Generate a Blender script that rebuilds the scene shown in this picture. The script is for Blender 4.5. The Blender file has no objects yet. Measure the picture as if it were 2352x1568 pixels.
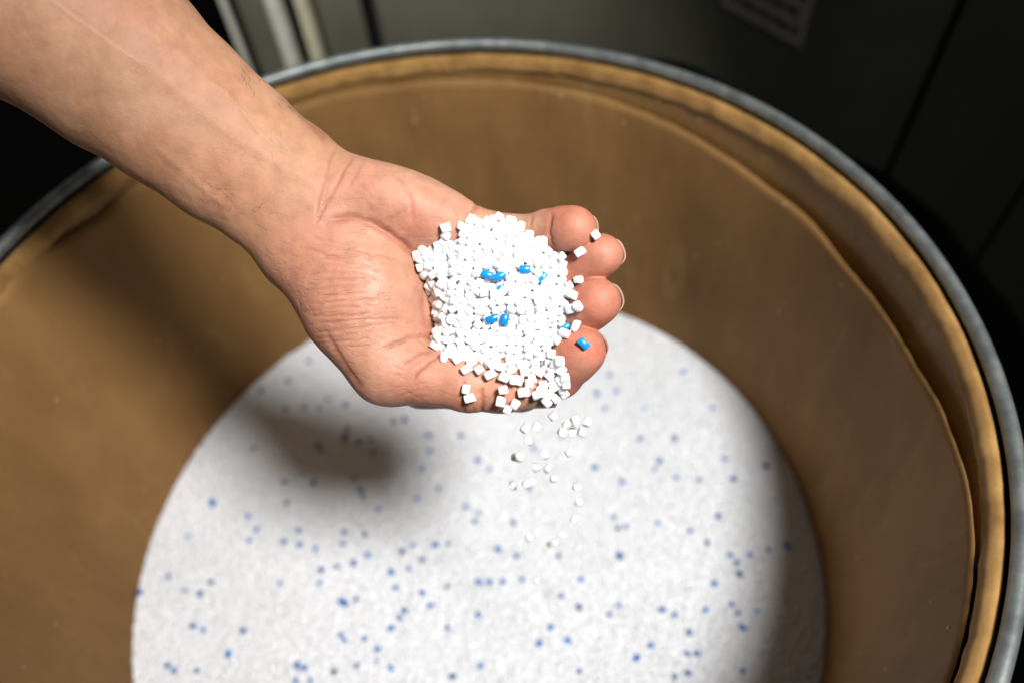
import bpy, math, random
import numpy as np
from mathutils import Vector, Matrix, Quaternion, noise

random.seed(7); np.random.seed(7)
S = bpy.context.scene
COL = S.collection

# ------------------------------------------------------------------ camera
# world: metres, origin at the centre of the drum's metal rim, z up
CAM = np.array([.0486, -.2407, .3313])
TILT, ROLL, FPX = .6368, -.1028, 1740.4          # FPX: focal length on a 2352 px wide frame
_F = np.array([0, math.sin(TILT), -math.cos(TILT)])
_X = np.array([1., 0, 0]); _U = np.array([0, math.cos(TILT), math.sin(TILT)])
RT = math.cos(ROLL) * _X + math.sin(ROLL) * _U
UP = -math.sin(ROLL) * _X + math.cos(ROLL) * _U
CQ = Matrix(((RT[0], UP[0], -_F[0]), (RT[1], UP[1], -_F[1]), (RT[2], UP[2], -_F[2]))).to_quaternion()
cd = bpy.data.cameras.new('camera'); cam = bpy.data.objects.new('camera', cd); COL.objects.link(cam)
M = Matrix(((RT[0], UP[0], -_F[0], CAM[0]), (RT[1], UP[1], -_F[1], CAM[1]), (RT[2], UP[2], -_F[2], CAM[2]), (0, 0, 0, 1)))
cam.matrix_world = M
cd.sensor_width = 36; cd.lens = 36 * FPX / 2352
cd.clip_start = .02; cd.clip_end = 50
cd.dof.use_dof = True; cd.dof.focus_distance = .318; cd.dof.aperture_fstop = 3.7
cd.dof.aperture_blades = 8
S.camera = cam

# ------------------------------------------------------------------ world and light
S.view_settings.view_transform = 'Standard'; S.view_settings.look = 'None'
S.view_settings.exposure = 0; S.view_settings.gamma = 1
W = bpy.data.worlds.new('World'); S.world = W; W.use_nodes = True
bg = W.node_tree.nodes['Background']
bg.inputs['Color'].default_value = (.95, 1.0, .98, 1); bg.inputs['Strength'].default_value = .10
ld = bpy.data.lights.new('work_lamp', 'AREA'); ld.shape = 'DISK'; ld.size = .25
ld.energy = 5.5; ld.spread = math.radians(84); ld.color = (1, .99, .97)
lamp = bpy.data.objects.new('work_lamp', ld); COL.objects.link(lamp)
LP = Vector((.41, -.37, 1.0)); lamp.location = LP
lamp.rotation_euler = (Vector((.03, 0, -.05)) - LP).to_track_quat('-Z', 'Y').to_euler()
sd = bpy.data.lights.new('panel_fill_spot', 'SPOT'); sd.energy = 340; sd.spot_size = math.radians(52); sd.spot_blend = 1.0; sd.shadow_soft_size = .06; sd.color = (1, .95, .83)  # unseen spot added to brighten the back-left panel and poles
fill_spot = bpy.data.objects.new('panel_fill_spot', sd); COL.objects.link(fill_spot); fill_spot.location = (-.30, .42, .62)
fill_spot.rotation_euler = (Vector((-.10, .78, -.16)) - fill_spot.location).to_track_quat('-Z', 'Y').to_euler()
S.cycles.use_denoising = True
S.cycles.max_bounces = 8; S.cycles.transparent_max_bounces = 12

# ------------------------------------------------------------------ helpers
def ray(x, y):
    return (x - 1176) / FPX * RT - (y - 784) / FPX * UP + _F
def at_depth(x, y, d): return CAM + ray(x, y) * d
def at_z(x, y, z):
    D = ray(x, y); return CAM + D * (z - CAM[2]) / D[2]

def setp(o, label=None, cat=None, group=None, kind=None):
    if label: o['label'] = label
    if cat: o['category'] = cat
    if group: o['group'] = group
    if kind: o['kind'] = kind
    return o
def empty(name, loc=(0, 0, 0)):
    o = bpy.data.objects.new(name, None); COL.objects.link(o); o.location = loc
    o.empty_display_size = .02
    return o
def mesh_obj(name, V, Fc, mat, parent=None, smooth=True, loc=None):
    me = bpy.data.meshes.new(name); me.from_pydata([tuple(v) for v in V], [], [tuple(f) for f in Fc]); me.update()
    if smooth: me.polygons.foreach_set('use_smooth', [True] * len(me.polygons))
    if mat: me.materials.append(mat)
    o = bpy.data.objects.new(name, me); COL.objects.link(o)
    if parent: o.parent = parent
    if loc is not None: o.location = loc
    return o
def ease(me):
    me.update()
def revolve(name, prof, mat, parent=None, seg=256, closed=False, fn=None, a0=0, a1=2 * math.pi):
    """prof: list of (r, z); fn(theta, i, r, z) -> (r, z) lets the ring be uneven."""
    full = abs(a1 - a0 - 2 * math.pi) < 1e-6
    n = len(prof); V = []; Fc = []
    m = seg if full else seg + 1
    for k in range(m):
        a = a0 + (a1 - a0) * k / seg
        for i, (r, z) in enumerate(prof):
            if fn: r, z = fn(a, i, r, z)
            V.append((r * math.cos(a), r * math.sin(a), z))
    for k in range(seg):
        k2 = (k + 1) % m
        for i in range(n if closed else n - 1):
            j = (i + 1) % n
            Fc.append((k * n + i, k2 * n + i, k2 * n + j, k * n + j))
    return mesh_obj(name, V, Fc, mat, parent)
def box(name, x0, x1, y0, y1, z0, z1, mat, parent=None, bevel=.002):
    V = [(x, y, z) for x in (x0, x1) for y in (y0, y1) for z in (z0, z1)]
    Fc = [(0, 1, 3, 2), (4, 6, 7, 5), (0, 4, 5, 1), (2, 3, 7, 6), (0, 2, 6, 4), (1, 5, 7, 3)]
    o = mesh_obj(name, V, Fc, mat, parent, smooth=False)
    if bevel:
        b = o.modifiers.new('bevel', 'BEVEL'); b.width = bevel; b.segments = 2
    return o

# ------------------------------------------------------------------ materials
def new_mat(name):
    m = bpy.data.materials.new(name); m.use_nodes = True
    nt = m.node_tree; return m, nt, nt.nodes['Principled BSDF']
def N(nt, t, **kw):
    n = nt.nodes.new(t)
    for k, v in kw.items():
        if k in n.inputs: n.inputs[k].default_value = v
        else: setattr(n, k, v)
    return n
def noise_mix(nt, b, c1, c2, scale, detail=6, lo=.35, hi=.65, vec=None, rough=.55):
    tc = N(nt, 'ShaderNodeTexCoord')
    nz = N(nt, 'ShaderNodeTexNoise', Scale=scale, Detail=detail, Roughness=rough)
    nt.links.new(vec if vec else tc.outputs['Object'], nz.inputs['Vector'])
    r = N(nt, 'ShaderNodeValToRGB')
    r.color_ramp.elements[0].position = lo; r.color_ramp.elements[0].color = (*c1, 1)
    r.color_ramp.elements[1].position = hi; r.color_ramp.elements[1].color = (*c2, 1)
    nt.links.new(nz.outputs['Fac'], r.inputs['Fac'])
    if b is not None: nt.links.new(r.outputs['Color'], b.inputs['Base Color'])
    return r, nz, tc
def bump(nt, b, src, strength, dist):
    bp = N(nt, 'ShaderNodeBump', Strength=strength, Distance=dist)
    nt.links.new(src, bp.inputs['Height']); nt.links.new(bp.outputs['Normal'], b.inputs['Normal'])
    return bp

# galvanised steel rim
M_STEEL, nt, b = new_mat('galvanised_steel')
noise_mix(nt, b, (.17, .195, .195), (.30, .325, .315), 90, 8)
b.inputs['Metallic'].default_value = .6; b.inputs['Roughness'].default_value = .36
nz = N(nt, 'ShaderNodeTexNoise', Scale=260, Detail=5); bump(nt, b, nz.outputs['Fac'], .25, .0006)

# kraft board wall
M_KRAFT, nt, b = new_mat('kraft_board')
tc = N(nt, 'ShaderNodeTexCoord'); mp = N(nt, 'ShaderNodeMapping'); mp.inputs['Scale'].default_value = (1, 1, .45)
nt.links.new(tc.outputs['Object'], mp.inputs['Vector'])
r1, n1, _ = noise_mix(nt, None, (.16, .076, .015), (.27, .142, .038), 9, 9, .3, .72, mp.outputs['Vector'])
n2 = N(nt, 'ShaderNodeTexNoise', Scale=300, Detail=4); nt.links.new(mp.outputs['Vector'], n2.inputs['Vector'])
mx = N(nt, 'ShaderNodeMix', data_type='RGBA', blend_type='OVERLAY'); mx.inputs[0].default_value = .3
nt.links.new(r1.outputs['Color'], mx.inputs[6]); nt.links.new(n2.outputs['Fac'], mx.inputs[7])
KR = mx
def scuffs(nt, col, vec, out_in):
    m2 = N(nt, 'ShaderNodeMapping'); m2.inputs['Scale'].default_value = (14, 14, 3.2); m2.inputs['Rotation'].default_value = (.35, .2, 0); nt.links.new(vec, m2.inputs['Vector'])
    st = N(nt, 'ShaderNodeTexNoise', Scale=1.7, Detail=9, Roughness=.72, Distortion=1.6); nt.links.new(m2.outputs['Vector'], st.inputs['Vector'])
    r2 = N(nt, 'ShaderNodeMapRange'); r2.inputs['From Min'].default_value = .56; r2.inputs['From Max'].default_value = .76; r2.inputs['To Max'].default_value = .5; nt.links.new(st.outputs['Fac'], r2.inputs['Value'])
    m3 = N(nt, 'ShaderNodeMix', data_type='RGBA'); m3.inputs[7].default_value = (.38, .24, .10, 1); nt.links.new(r2.outputs['Result'], m3.inputs[0]); nt.links.new(col, m3.inputs[6])
    vo = N(nt, 'ShaderNodeTexVoronoi', Scale=85); nt.links.new(vec, vo.inputs['Vector'])
    r3 = N(nt, 'ShaderNodeMapRange'); r3.inputs['From Min'].default_value = .10; r3.inputs['From Max'].default_value = .05; r3.inputs['To Min'].default_value = 0; r3.inputs['To Max'].default_value = 1; nt.links.new(vo.outputs['Distance'], r3.inputs['Value'])
    gt = N(nt, 'ShaderNodeMath', operation='GREATER_THAN'); gt.inputs[1].default_value = .80; sx_ = N(nt, 'ShaderNodeSeparateColor'); nt.links.new(vo.outputs['Color'], sx_.inputs[0]); nt.links.new(sx_.outputs[0], gt.inputs[0])
    mu = N(nt, 'ShaderNodeMath', operation='MULTIPLY'); nt.links.new(gt.outputs[0], mu.inputs[0]); nt.links.new(r3.outputs['Result'], mu.inputs[1])
    m4 = N(nt, 'ShaderNodeMix', data_type='RGBA'); m4.inputs[7].default_value = (.6, .52, .40, 1); nt.links.new(mu.outputs[0], m4.inputs[0]); nt.links.new(m3.outputs[2], m4.inputs[6])
    nt.links.new(m4.outputs[2], out_in)
scuffs(nt, mx.outputs[2], tc.outputs['Object'], b.inputs['Base Color'])
b.inputs['Roughness'].default_value = .62; bump(nt, b, n2.outputs['Fac'], .25, .001)

M_EDGE, nt, b = new_mat('raw_board_edge')
tc = N(nt, 'ShaderNodeTexCoord')
r1, n1, _ = noise_mix(nt, b, (.25, .12, .025), (.50, .28, .085), 55, 9, .3, .7)
n2 = N(nt, 'ShaderNodeTexNoise', Scale=420, Detail=6)
b.inputs['Roughness'].default_value = .8; bump(nt, b, n2.outputs['Fac'], .6, .0015)

# kraft paper liner sheet, slightly waxed
M_LINER, nt, b = new_mat('waxed_kraft_sheet')
tc = N(nt, 'ShaderNodeTexCoord'); mp = N(nt, 'ShaderNodeMapping'); mp.inputs['Scale'].default_value = (1, 1, .5); nt.links.new(tc.outputs['Object'], mp.inputs['Vector'])
r1, n1, _ = noise_mix(nt, None, (.130, .065, .019), (.325, .177, .064), 4.5, 10, .30, .70, mp.outputs['Vector'], rough=.66)
scuffs(nt, r1.outputs['Color'], tc.outputs['Object'], b.inputs['Base Color'])
b.inputs['Roughness'].default_value = .68; b.inputs['Specular IOR Level'].default_value = .14
n2 = N(nt, 'ShaderNodeTexNoise', Scale=22, Detail=6); nt.links.new(mp.outputs['Vector'], n2.inputs['Vector']); bump(nt, b, n2.outputs['Fac'], .35, .006)

def pellet_mat(name, c, rough, sss, var=.04):
    m, nt, b = new_mat(name)
    oi = N(nt, 'ShaderNodeObjectInfo')
    hv = N(nt, 'ShaderNodeHueSaturation'); hv.inputs['Color'].default_value = (*c, 1)
    mr = N(nt, 'ShaderNodeMapRange'); mr.inputs['To Min'].default_value = 1 - var; mr.inputs['To Max'].default_value = 1 + var * .4
    nt.links.new(oi.outputs['Random'], mr.inputs['Value']); nt.links.new(mr.outputs['Result'], hv.inputs['Value'])
    nt.links.new(hv.outputs['Color'], b.inputs['Base Color'])
    b.inputs['Roughness'].default_value = rough
    b.inputs['Subsurface Weight'].default_value = sss; b.inputs['Subsurface Radius'].default_value = (.004, .004, .0042)
    b.inputs['Subsurface Scale'].default_value = 1
    return m
M_WHITE = pellet_mat('white_plastic', (.85, .865, .885), .45, .7)
M_FILL, nt, b = new_mat('white_plastic_bed')
noise_mix(nt, b, (.72, .735, .755), (.76, .77, .79), 12, 3)
b.inputs['Roughness'].default_value = .55
M_BLUE = pellet_mat('blue_plastic', (.003, .23, .66), .22, .0, .25)

# painted dark steel
M_PANEL, nt, b = new_mat('grey_painted_steel')
r1, n1, _ = noise_mix(nt, b, (.022, .022, .017), (.032, .032, .025), 5, 6)
b.inputs['Roughness'].default_value = .5; b.inputs['Metallic'].default_value = .35
M_DARK, nt, b = new_mat('black_rubber_floor')
noise_mix(nt, b, (.0015, .0015, .0013), (.004, .004, .003), 6, 5); b.inputs['Roughness'].default_value = .85
b.inputs['Specular IOR Level'].default_value = .1
M_POLE, nt, b = new_mat('pale_enamel')
noise_mix(nt, b, (.085, .085, .08), (.13, .132, .125), 30, 5); b.inputs['Roughness'].default_value = .4
M_CREAM, nt, b = new_mat('cream_enamel')
noise_mix(nt, b, (.08, .077, .06), (.115, .11, .085), 30, 5); b.inputs['Roughness'].default_value = .4
M_BLACK, nt, b = new_mat('black_recess')
b.inputs['Base Color'].default_value = (.002, .002, .002, 1); b.inputs['Roughness'].default_value = .9
M_BODY, nt, b = new_mat('drum_outer_board')
noise_mix(nt, b, (.05, .035, .02), (.09, .06, .03), 20, 5); b.inputs['Roughness'].default_value = .8
M_LABEL, nt, b = new_mat('dull_label_paper')
noise_mix(nt, b, (.062, .057, .052), (.082, .076, .068), 50, 4); b.inputs['Roughness'].default_value = .7
M_INK, nt, b = new_mat('label_ink')
b.inputs['Base Color'].default_value = (.012, .012, .012, 1)

# skin: colour comes from the tone laid on the body, relief from noise
M_SKIN, nt, b = new_mat('skin')
va = N(nt, 'ShaderNodeVertexColor', layer_name='tone')
tc = N(nt, 'ShaderNodeTexCoord')
mott = N(nt, 'ShaderNodeTexNoise', Scale=170, Detail=6, Roughness=.6); nt.links.new(tc.outputs['Object'], mott.inputs['Vector'])
mrm = N(nt, 'ShaderNodeMapRange'); mrm.inputs['From Min'].default_value = .3; mrm.inputs['From Max'].default_value = .7
mrm.inputs['To Min'].default_value = .86; mrm.inputs['To Max'].default_value = 1.12
nt.links.new(mott.outputs['Fac'], mrm.inputs['Value'])
mul = N(nt, 'ShaderNodeVectorMath', operation='SCALE')
nt.links.new(va.outputs['Color'], mul.inputs[0]); nt.links.new(mrm.outputs['Result'], mul.inputs['Scale'])
nt.links.new(mul.outputs['Vector'], b.inputs['Base Color'])
b.inputs['Subsurface Weight'].default_value = .22
b.inputs['Subsurface Radius'].default_value = (.0040, .0014, .0007); b.inputs['Subsurface Scale'].default_value = 1
rg = N(nt, 'ShaderNodeMapRange'); rg.inputs['To Min'].default_value = .50; rg.inputs['To Max'].default_value = .66
b.inputs['Specular IOR Level'].default_value = .32
nt.links.new(mott.outputs['Fac'], rg.inputs['Value'])
gl = N(nt, 'ShaderNodeMath', operation='MULTIPLY_ADD'); gl.inputs[1].default_value = -.13
nt.links.new(va.outputs['Alpha'], gl.inputs[0]); nt.links.new(rg.outputs['Result'], gl.inputs[2]); nt.links.new(gl.outputs[0], b.inputs['Roughness'])
vor = N(nt, 'ShaderNodeTexVoronoi', Scale=900, feature='DISTANCE_TO_EDGE')
dn = N(nt, 'ShaderNodeTexNoise', Scale=400, Detail=3)
nt.links.new(tc.outputs['Object'], dn.inputs['Vector'])
nt.links.new(tc.outputs['Object'], vor.inputs['Vector'])
ad = N(nt, 'ShaderNodeMath', operation='MULTIPLY_ADD'); ad.inputs[1].default_value = .6
nt.links.new(vor.outputs['Distance'], ad.inputs[0]); nt.links.new(dn.outputs['Fac'], ad.inputs[2])
bp1 = bump(nt, b, ad.outputs[0], .5, .00035)
mw = N(nt, 'ShaderNodeMapping'); mw.inputs['Scale'].default_value = (90, 520, 420); mw.inputs['Rotation'].default_value = (0, 0, -.1); nt.links.new(tc.outputs['Object'], mw.inputs['Vector'])
nw = N(nt, 'ShaderNodeTexNoise', Scale=1., Detail=4, Distortion=.6); nt.links.new(mw.outputs['Vector'], nw.inputs['Vector'])
r4 = N(nt, 'ShaderNodeMapRange'); r4.inputs['From Min'].default_value = .32; r4.inputs['From Max'].default_value = .46; nt.links.new(nw.outputs['Fac'], r4.inputs['Value'])
m5 = N(nt, 'ShaderNodeMath', operation='MULTIPLY'); nt.links.new(r4.outputs['Result'], m5.inputs[0]); nt.links.new(va.outputs['Alpha'], m5.inputs[1])
bp2 = N(nt, 'ShaderNodeBump', Strength=.55, Distance=.0005); nt.links.new(m5.outputs[0], bp2.inputs['Height']); nt.links.new(bp2.outputs['Normal'], bp1.inputs['Normal'])
M_NAIL, nt, b = new_mat('nail')
b.inputs['Base Color'].default_value = (.34, .21, .15, 1); b.inputs['Roughness'].default_value = .45
b.inputs['Subsurface Weight'].default_value = .2; b.inputs['Subsurface Radius'].default_value = (.002, .001, .0006); b.inputs['Subsurface Scale'].default_value = 1
M_HAIR, nt, b = new_mat('body_hair')
b.inputs['Base Color'].default_value = (.10, .05, .028, 1)

# ------------------------------------------------------------------ setting: floor
fl = mesh_obj('floor', [(-4, -4, -.9), (4, -4, -.9), (4, 4, -.9), (-4, 4, -.9)], [(0, 1, 2, 3)], M_DARK, smooth=False)
setp(fl, kind='structure')

# ------------------------------------------------------------------ drum
drum = setp(empty('fibre_drum', (0, 0, 0)), 'open brown kraft fibre drum with a galvanised metal rim, holding white pellets', 'drum')
def vn(a, s, k=0, z=0.):
    return noise.noise(Vector((math.cos(a) * s, math.sin(a) * s, z * s + k)))
prof = [(.2905, -.012)] + [(.2925 + .0052 * math.cos(t), .0055 * math.sin(t)) for t in np.linspace(-2.2, 3.6, 18)] + [(.2905, -.006), (.2890, -.0065), (.2890, -.018), (.2905, -.018)]
revolve('rim', [(.2924 + .0038 * math.cos(t), .0046 * math.sin(t)) for t in np.linspace(0, 2 * math.pi, 20, endpoint=False)], M_STEEL, drum, 384, True,
        fn=lambda a, i, r, z: (r + .0006 * vn(a, 2.2), z + .0006 * vn(a, 3, 5)))
revolve('rim_band', [(.2945, -.004), (.2935, -.020), (.2935, -.058)], M_STEEL, drum, 256)
def edge_fn(a, i, r, z):
    w = 1 if i >= 4 else .25
    return (r - w * (.0007 * vn(a, 9, 2) + .0006 * vn(a, 34, 3)), z + w * (.0022 * vn(a, 7, 4) + .0012 * vn(a, 30, 1) + .0006 * vn(a, 90, 1)))
revolve('board_edge', [(.2895, -.0075), (.2880, -.0045), (.2860, -.0035), (.2838, -.0048), (.2824, -.0085), (.2818, -.0125), (.2822, -.0155), (.2842, -.0170)], M_EDGE, drum, 900, fn=edge_fn)
zs = [-.010 - .02 * i for i in range(32)]
revolve('inner_wall', [(.2840, z) for z in zs], M_KRAFT, drum, 256,
        fn=lambda a, i, r, z: (r + .0012 * vn(a, 2.5, 9, z * 6) - (.0 if z > -.02 else .0006), z))
revolve('outer_wall', [(.2935, -.058), (.2935, -.895)], M_BODY, drum, 192)
revolve('base', [(.2935, -.893), (.2, -.893), (.001, -.893)], M_BODY, drum, 96)

# liner
LK = [(-180, -.016), (-150, -.02), (-120, -.02), (-60, -.017), (-38, -.017), (-27, -.017), (-18, -.021), (-10, -.028), (-4, -.037), (3, -.041), (11, -.045), (18, -.045), (25, -.043),
      (32, -.043), (40, -.038), (52, -.032), (66, -.026), (88, -.022), (106, -.020), (128, -.020), (144, -.022), (158, -.012), (180, -.016)]
LA = np.array([q[0] for q in LK], float); LZ = np.array([q[1] for q in LK])
def liner_fn(a, i, r, z):
    d = math.degrees(a); d = (d + 180) % 360 - 180
    zt = np.interp(d, LA, LZ) + .0018 * vn(a, 6, 3) + .0007 * vn(a, 30, 3)
    t = i / 15.
    bulge = (.0062 * math.exp(-((d + 2) / 24) ** 2) + .002 * math.exp(-((d - 38) / 12) ** 2) + .0015 * math.exp(-((d - 15) / 4) ** 2)) * math.exp(-t * 5)
    zz = zt + (-.62 - zt) * t ** 1.6
    rr = .2822 - .0022 * (1 - math.exp(-t * 10)) - bulge + .0010 * vn(a, 6, 7, zz * 3) * min(1, t * 5)
    return rr, zz
ln = revolve('liner_bag', [(.28, 0)] * 16, M_LINER, None, 420, fn=liner_fn)
ln.name = 'kraft_liner'
sd_ = ln.modifiers.new('thick', 'SOLIDIFY'); sd_.thickness = .0004; sd_.offset = 0
setp(ln, 'thin brown kraft liner sheet standing loose inside the drum wall, its top edge wavy', 'liner')

# ------------------------------------------------------------------ surroundings behind the drum
def catmull(P, n):
    P = [np.array(p, float) for p in P]; P = [2 * P[0] - P[1]] + P + [2 * P[-1] - P[-2]]; out = []
    for i in range(1, len(P) - 2):
        for t in np.linspace(0, 1, n, endpoint=False):
            a, b_, c, d = P[i - 1], P[i], P[i + 1], P[i + 2]
            out.append(.5 * ((2 * b_) + (-a + c) * t + (2 * a - 5 * b_ + 4 * c - d) * t ** 2 + (-a + 3 * b_ - 3 * c + d) * t ** 3))
    out.append(P[-2]); return out
guard = setp(empty('machine_guard', (.2, .7, -.9)), 'dark grey sheet metal machine guard curving round behind the drum', 'machine')
def sheet(name, path, z0, z1, th, mat, parent):
    path = [np.array(p) for p in path]; n = len(path); V = []; Fc = []
    o = np.array(parent.location)
    for i, p in enumerate(path):
        t = path[min(i + 1, n - 1)] - path[max(i - 1, 0)]; t /= np.linalg.norm(t); nn = np.array([-t[1], t[0]])
        for (q, z) in ((p, z0), (p, z1), (p + nn * th, z1), (p + nn * th, z0)):
            V.append((q[0] - o[0], q[1] - o[1], z - o[2]))
    for i in range(n - 1):
        for j in range(4):
            Fc.append((i * 4 + j, i * 4 + (j + 1) % 4, (i + 1) * 4 + (j + 1) % 4, (i + 1) * 4 + j))
    Fc += [(0, 3, 2, 1), tuple((n - 1) * 4 + j for j in range(4))]
    return mesh_obj(name, V, Fc, mat, parent, smooth=False)
PA = catmull([(-.088, .765), (.06, .755), (.21, .72), (.325, .69), (.385, .61), (.452, .50), (.515, .43)], 10)
sheet('panel', [p for p in catmull([(-.172, .77), (-.112, .768)], 4)], -.31, .5, .012, M_PANEL, guard)
sheet('panel', PA, -.31, .5, .012, M_PANEL, guard)
sheet('panel', catmull([(.519, .421), (.548, .345), (.556, .28)], 8), -.31, .5, .012, M_PANEL, guard)
sheet('panel', catmull([(.5565, .272), (.566, .18), (.55, .0), (.56, -.3)], 8), -.31, .5, .012, M_PANEL, guard)
sheet('back_plate', catmull([(-.20, .80), (.06, .79), (.24, .75), (.41, .65), (.50, .54), (.56, .44), (.60, .3), (.61, -.3)], 8), -.9, .5, .01, M_BLACK, guard)

# label on the guard: lines of print too small to read
lab = empty('paper_label', (0, 0, 0))
setp(lab, 'small printed paper label stuck to the dark machine guard, its print too small to read', 'label')
p0 = np.array([.375, .625]); p1 = np.array([.4255, .543])
h = (p1 - p0) / np.linalg.norm(p1 - p0); nrm = np.array([-abs(h[1]), -abs(h[0])]); L_ = np.linalg.norm(p1 - p0)
def lab_pt(s, z, off): q = p0 + h * s + nrm * off; return (q[0], q[1], z)
zb = -.206
V = [lab_pt(-.03, zb, .002), lab_pt(L_, zb, .002), lab_pt(L_, zb + .12, .002), lab_pt(-.03, zb + .12, .002)]
V += [lab_pt(-.03, zb, .0012), lab_pt(L_, zb, .0012), lab_pt(L_, zb + .12, .0012), lab_pt(-.03, zb + .12, .0012)]
mesh_obj('paper', V, [(0, 1, 2, 3), (4, 7, 6, 5), (0, 4, 5, 1), (1, 5, 6, 2), (2, 6, 7, 3), (3, 7, 4, 0)], M_LABEL, lab, False)
V = []; Fc = []
rr = random.Random(3)
for k in range(5):
    z = zb + .012 + k * .021; s = -.024
    while s < L_ - .012:
        w = rr.uniform(.012, .035)
        e = min(s + w, L_ - .008); i0 = len(V)
        V += [lab_pt(s, z, .0024), lab_pt(e, z, .0024), lab_pt(e, z + .010, .0024), lab_pt(s, z + .010, .0024)]; Fc.append((i0, i0 + 1, i0 + 2, i0 + 3)); s = e + .0035
mesh_obj('print', V, Fc, M_INK, lab, False)['kind'] = 'stuff'

def pole(name, x, y, r, mat, label, cat):
    g = setp(empty(name, (x, y, -.9)), label, cat)
    V = []; Fc = []; n = 20
    for z in (0, 1.5):
        for k in range(n): V.append((r * math.cos(2 * math.pi * k / n), r * math.sin(2 * math.pi * k / n), z))
    for k in range(n): Fc.append((k, (k + 1) % n, n + (k + 1) % n, n + k))
    mesh_obj('shaft', V, Fc, mat, g)
    V2 = []; F2 = []
    for z, q in ((0, r * 1.5), (.012, r * 1.5), (.012, r)):
        for k in range(n): V2.append((q * math.cos(2 * math.pi * k / n), q * math.sin(2 * math.pi * k / n), z))
    for j in range(2):
        for k in range(n): F2.append((j * n + k, j * n + (k + 1) % n, (j + 1) * n + (k + 1) % n, (j + 1) * n + k))
    mesh_obj('foot_flange', V2, F2, mat, g, False)
pole('steel_pole', -.2235, .76, .013, M_POLE, 'pale grey upright pole behind the drum, left of the cream one', 'pole')
pole('steel_pole', -.187, .765, .012, M_CREAM, 'cream upright pole behind the drum, against the grey panel edge', 'pole')
pole('steel_pole', -.29, .76, .0055, M_POLE, 'thin grey rod standing behind the forearm, farthest left', 'rod')
post = box('dark_post', -.283, -.240, .785, .83, -.9, .5, M_PANEL)
setp(post, 'dark square post between the thin rod and the pale pole', 'post')

# ------------------------------------------------------------------ pellets
def cyl_pellet(name, L, ra, rb, seg, mat, bev=.18, skew=0, lump=0., seed=0):
    rnd = random.Random(seed)
    V = []; Fc = []
    rings = [(-.5, 1 - bev), (-.5 + bev * .45, 1), (.5 - bev * .45, 1), (.5, 1 - bev)] if bev else [(-.5, 1), (.5, 1)]
    ph = [1 + rnd.uniform(-lump, lump) for _ in range(seg)]
    for (t, q) in rings:
        for k in range(seg):
            a = 2 * math.pi * k / seg
            se = (abs(math.cos(a)) ** 3.2 + abs(math.sin(a)) ** 3.2) ** (-1 / 3.2); x = ra * q * ph[k] * se * math.cos(a); y = rb * q * ph[k] * se * math.sin(a)
            V.append((x + skew * t * L * .3, y, t * L + skew * x * .35 * (1 if t > 0 else -1)))
    for i in range(len(rings) - 1):
        for k in range(seg): Fc.append((i * seg + k, i * seg + (k + 1) % seg, (i + 1) * seg + (k + 1) % seg, (i + 1) * seg + k))
    Fc.append(tuple(reversed(range(seg)))); Fc.append(tuple((len(rings) - 1) * seg + k for k in range(seg)))
    me = bpy.data.meshes.new(name); me.from_pydata(V, [], Fc); me.update()
    me.polygons.foreach_set('use_smooth', [True] * (len(me.polygons) - 2) + [False] * 2)
    me.materials.append(mat)
    return me
def variants(mat, n, name):
    out = []
    for i in range(n):
        r = random.Random(100 + i)
        out.append(cyl_pellet(name, r.uniform(.0029, .0045), r.uniform(.0016, .0020), r.uniform(.0013, .0018), 16, mat, r.uniform(.10, .2), r.uniform(-.5, .5), .03, i))
    return out
WM = variants(M_WHITE, 20, 'white_pellet'); BM = variants(M_BLUE, 5, 'blue_pellet')
BB = [cyl_pellet('blue_pellet', L_, ra, rb, 16, M_BLUE, .16, sk, .03, 5) for (L_, ra, rb, sk) in ((.0050, .0016, .0014, .3), (.0047, .0015, .0016, -.3), (.0046, .0017, .0015, 0))]
def rand_rot(r):
    v = Vector((r.gauss(0, 1), r.gauss(0, 1), r.gauss(0, 1), r.gauss(0, 1)))
    from mathutils import Quaternion
    return Quaternion(v).normalized()
def flat_rot(r):
    z_ = Vector((r.gauss(0, 1), r.gauss(0, 1), r.gauss(0, .45))).normalized()
    return CQ @ z_.to_track_quat('Z', 'Y') @ Quaternion((0, 0, 1), r.uniform(0, 6.28))
def put(name, me, p, q, label, cat, group=None, kind=None):
    o = bpy.data.objects.new(name, me); COL.objects.link(o)
    o.rotation_mode = 'QUATERNION'; o.rotation_quaternion = q; o.location = p
    return setp(o, label, cat, group, kind)

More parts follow.
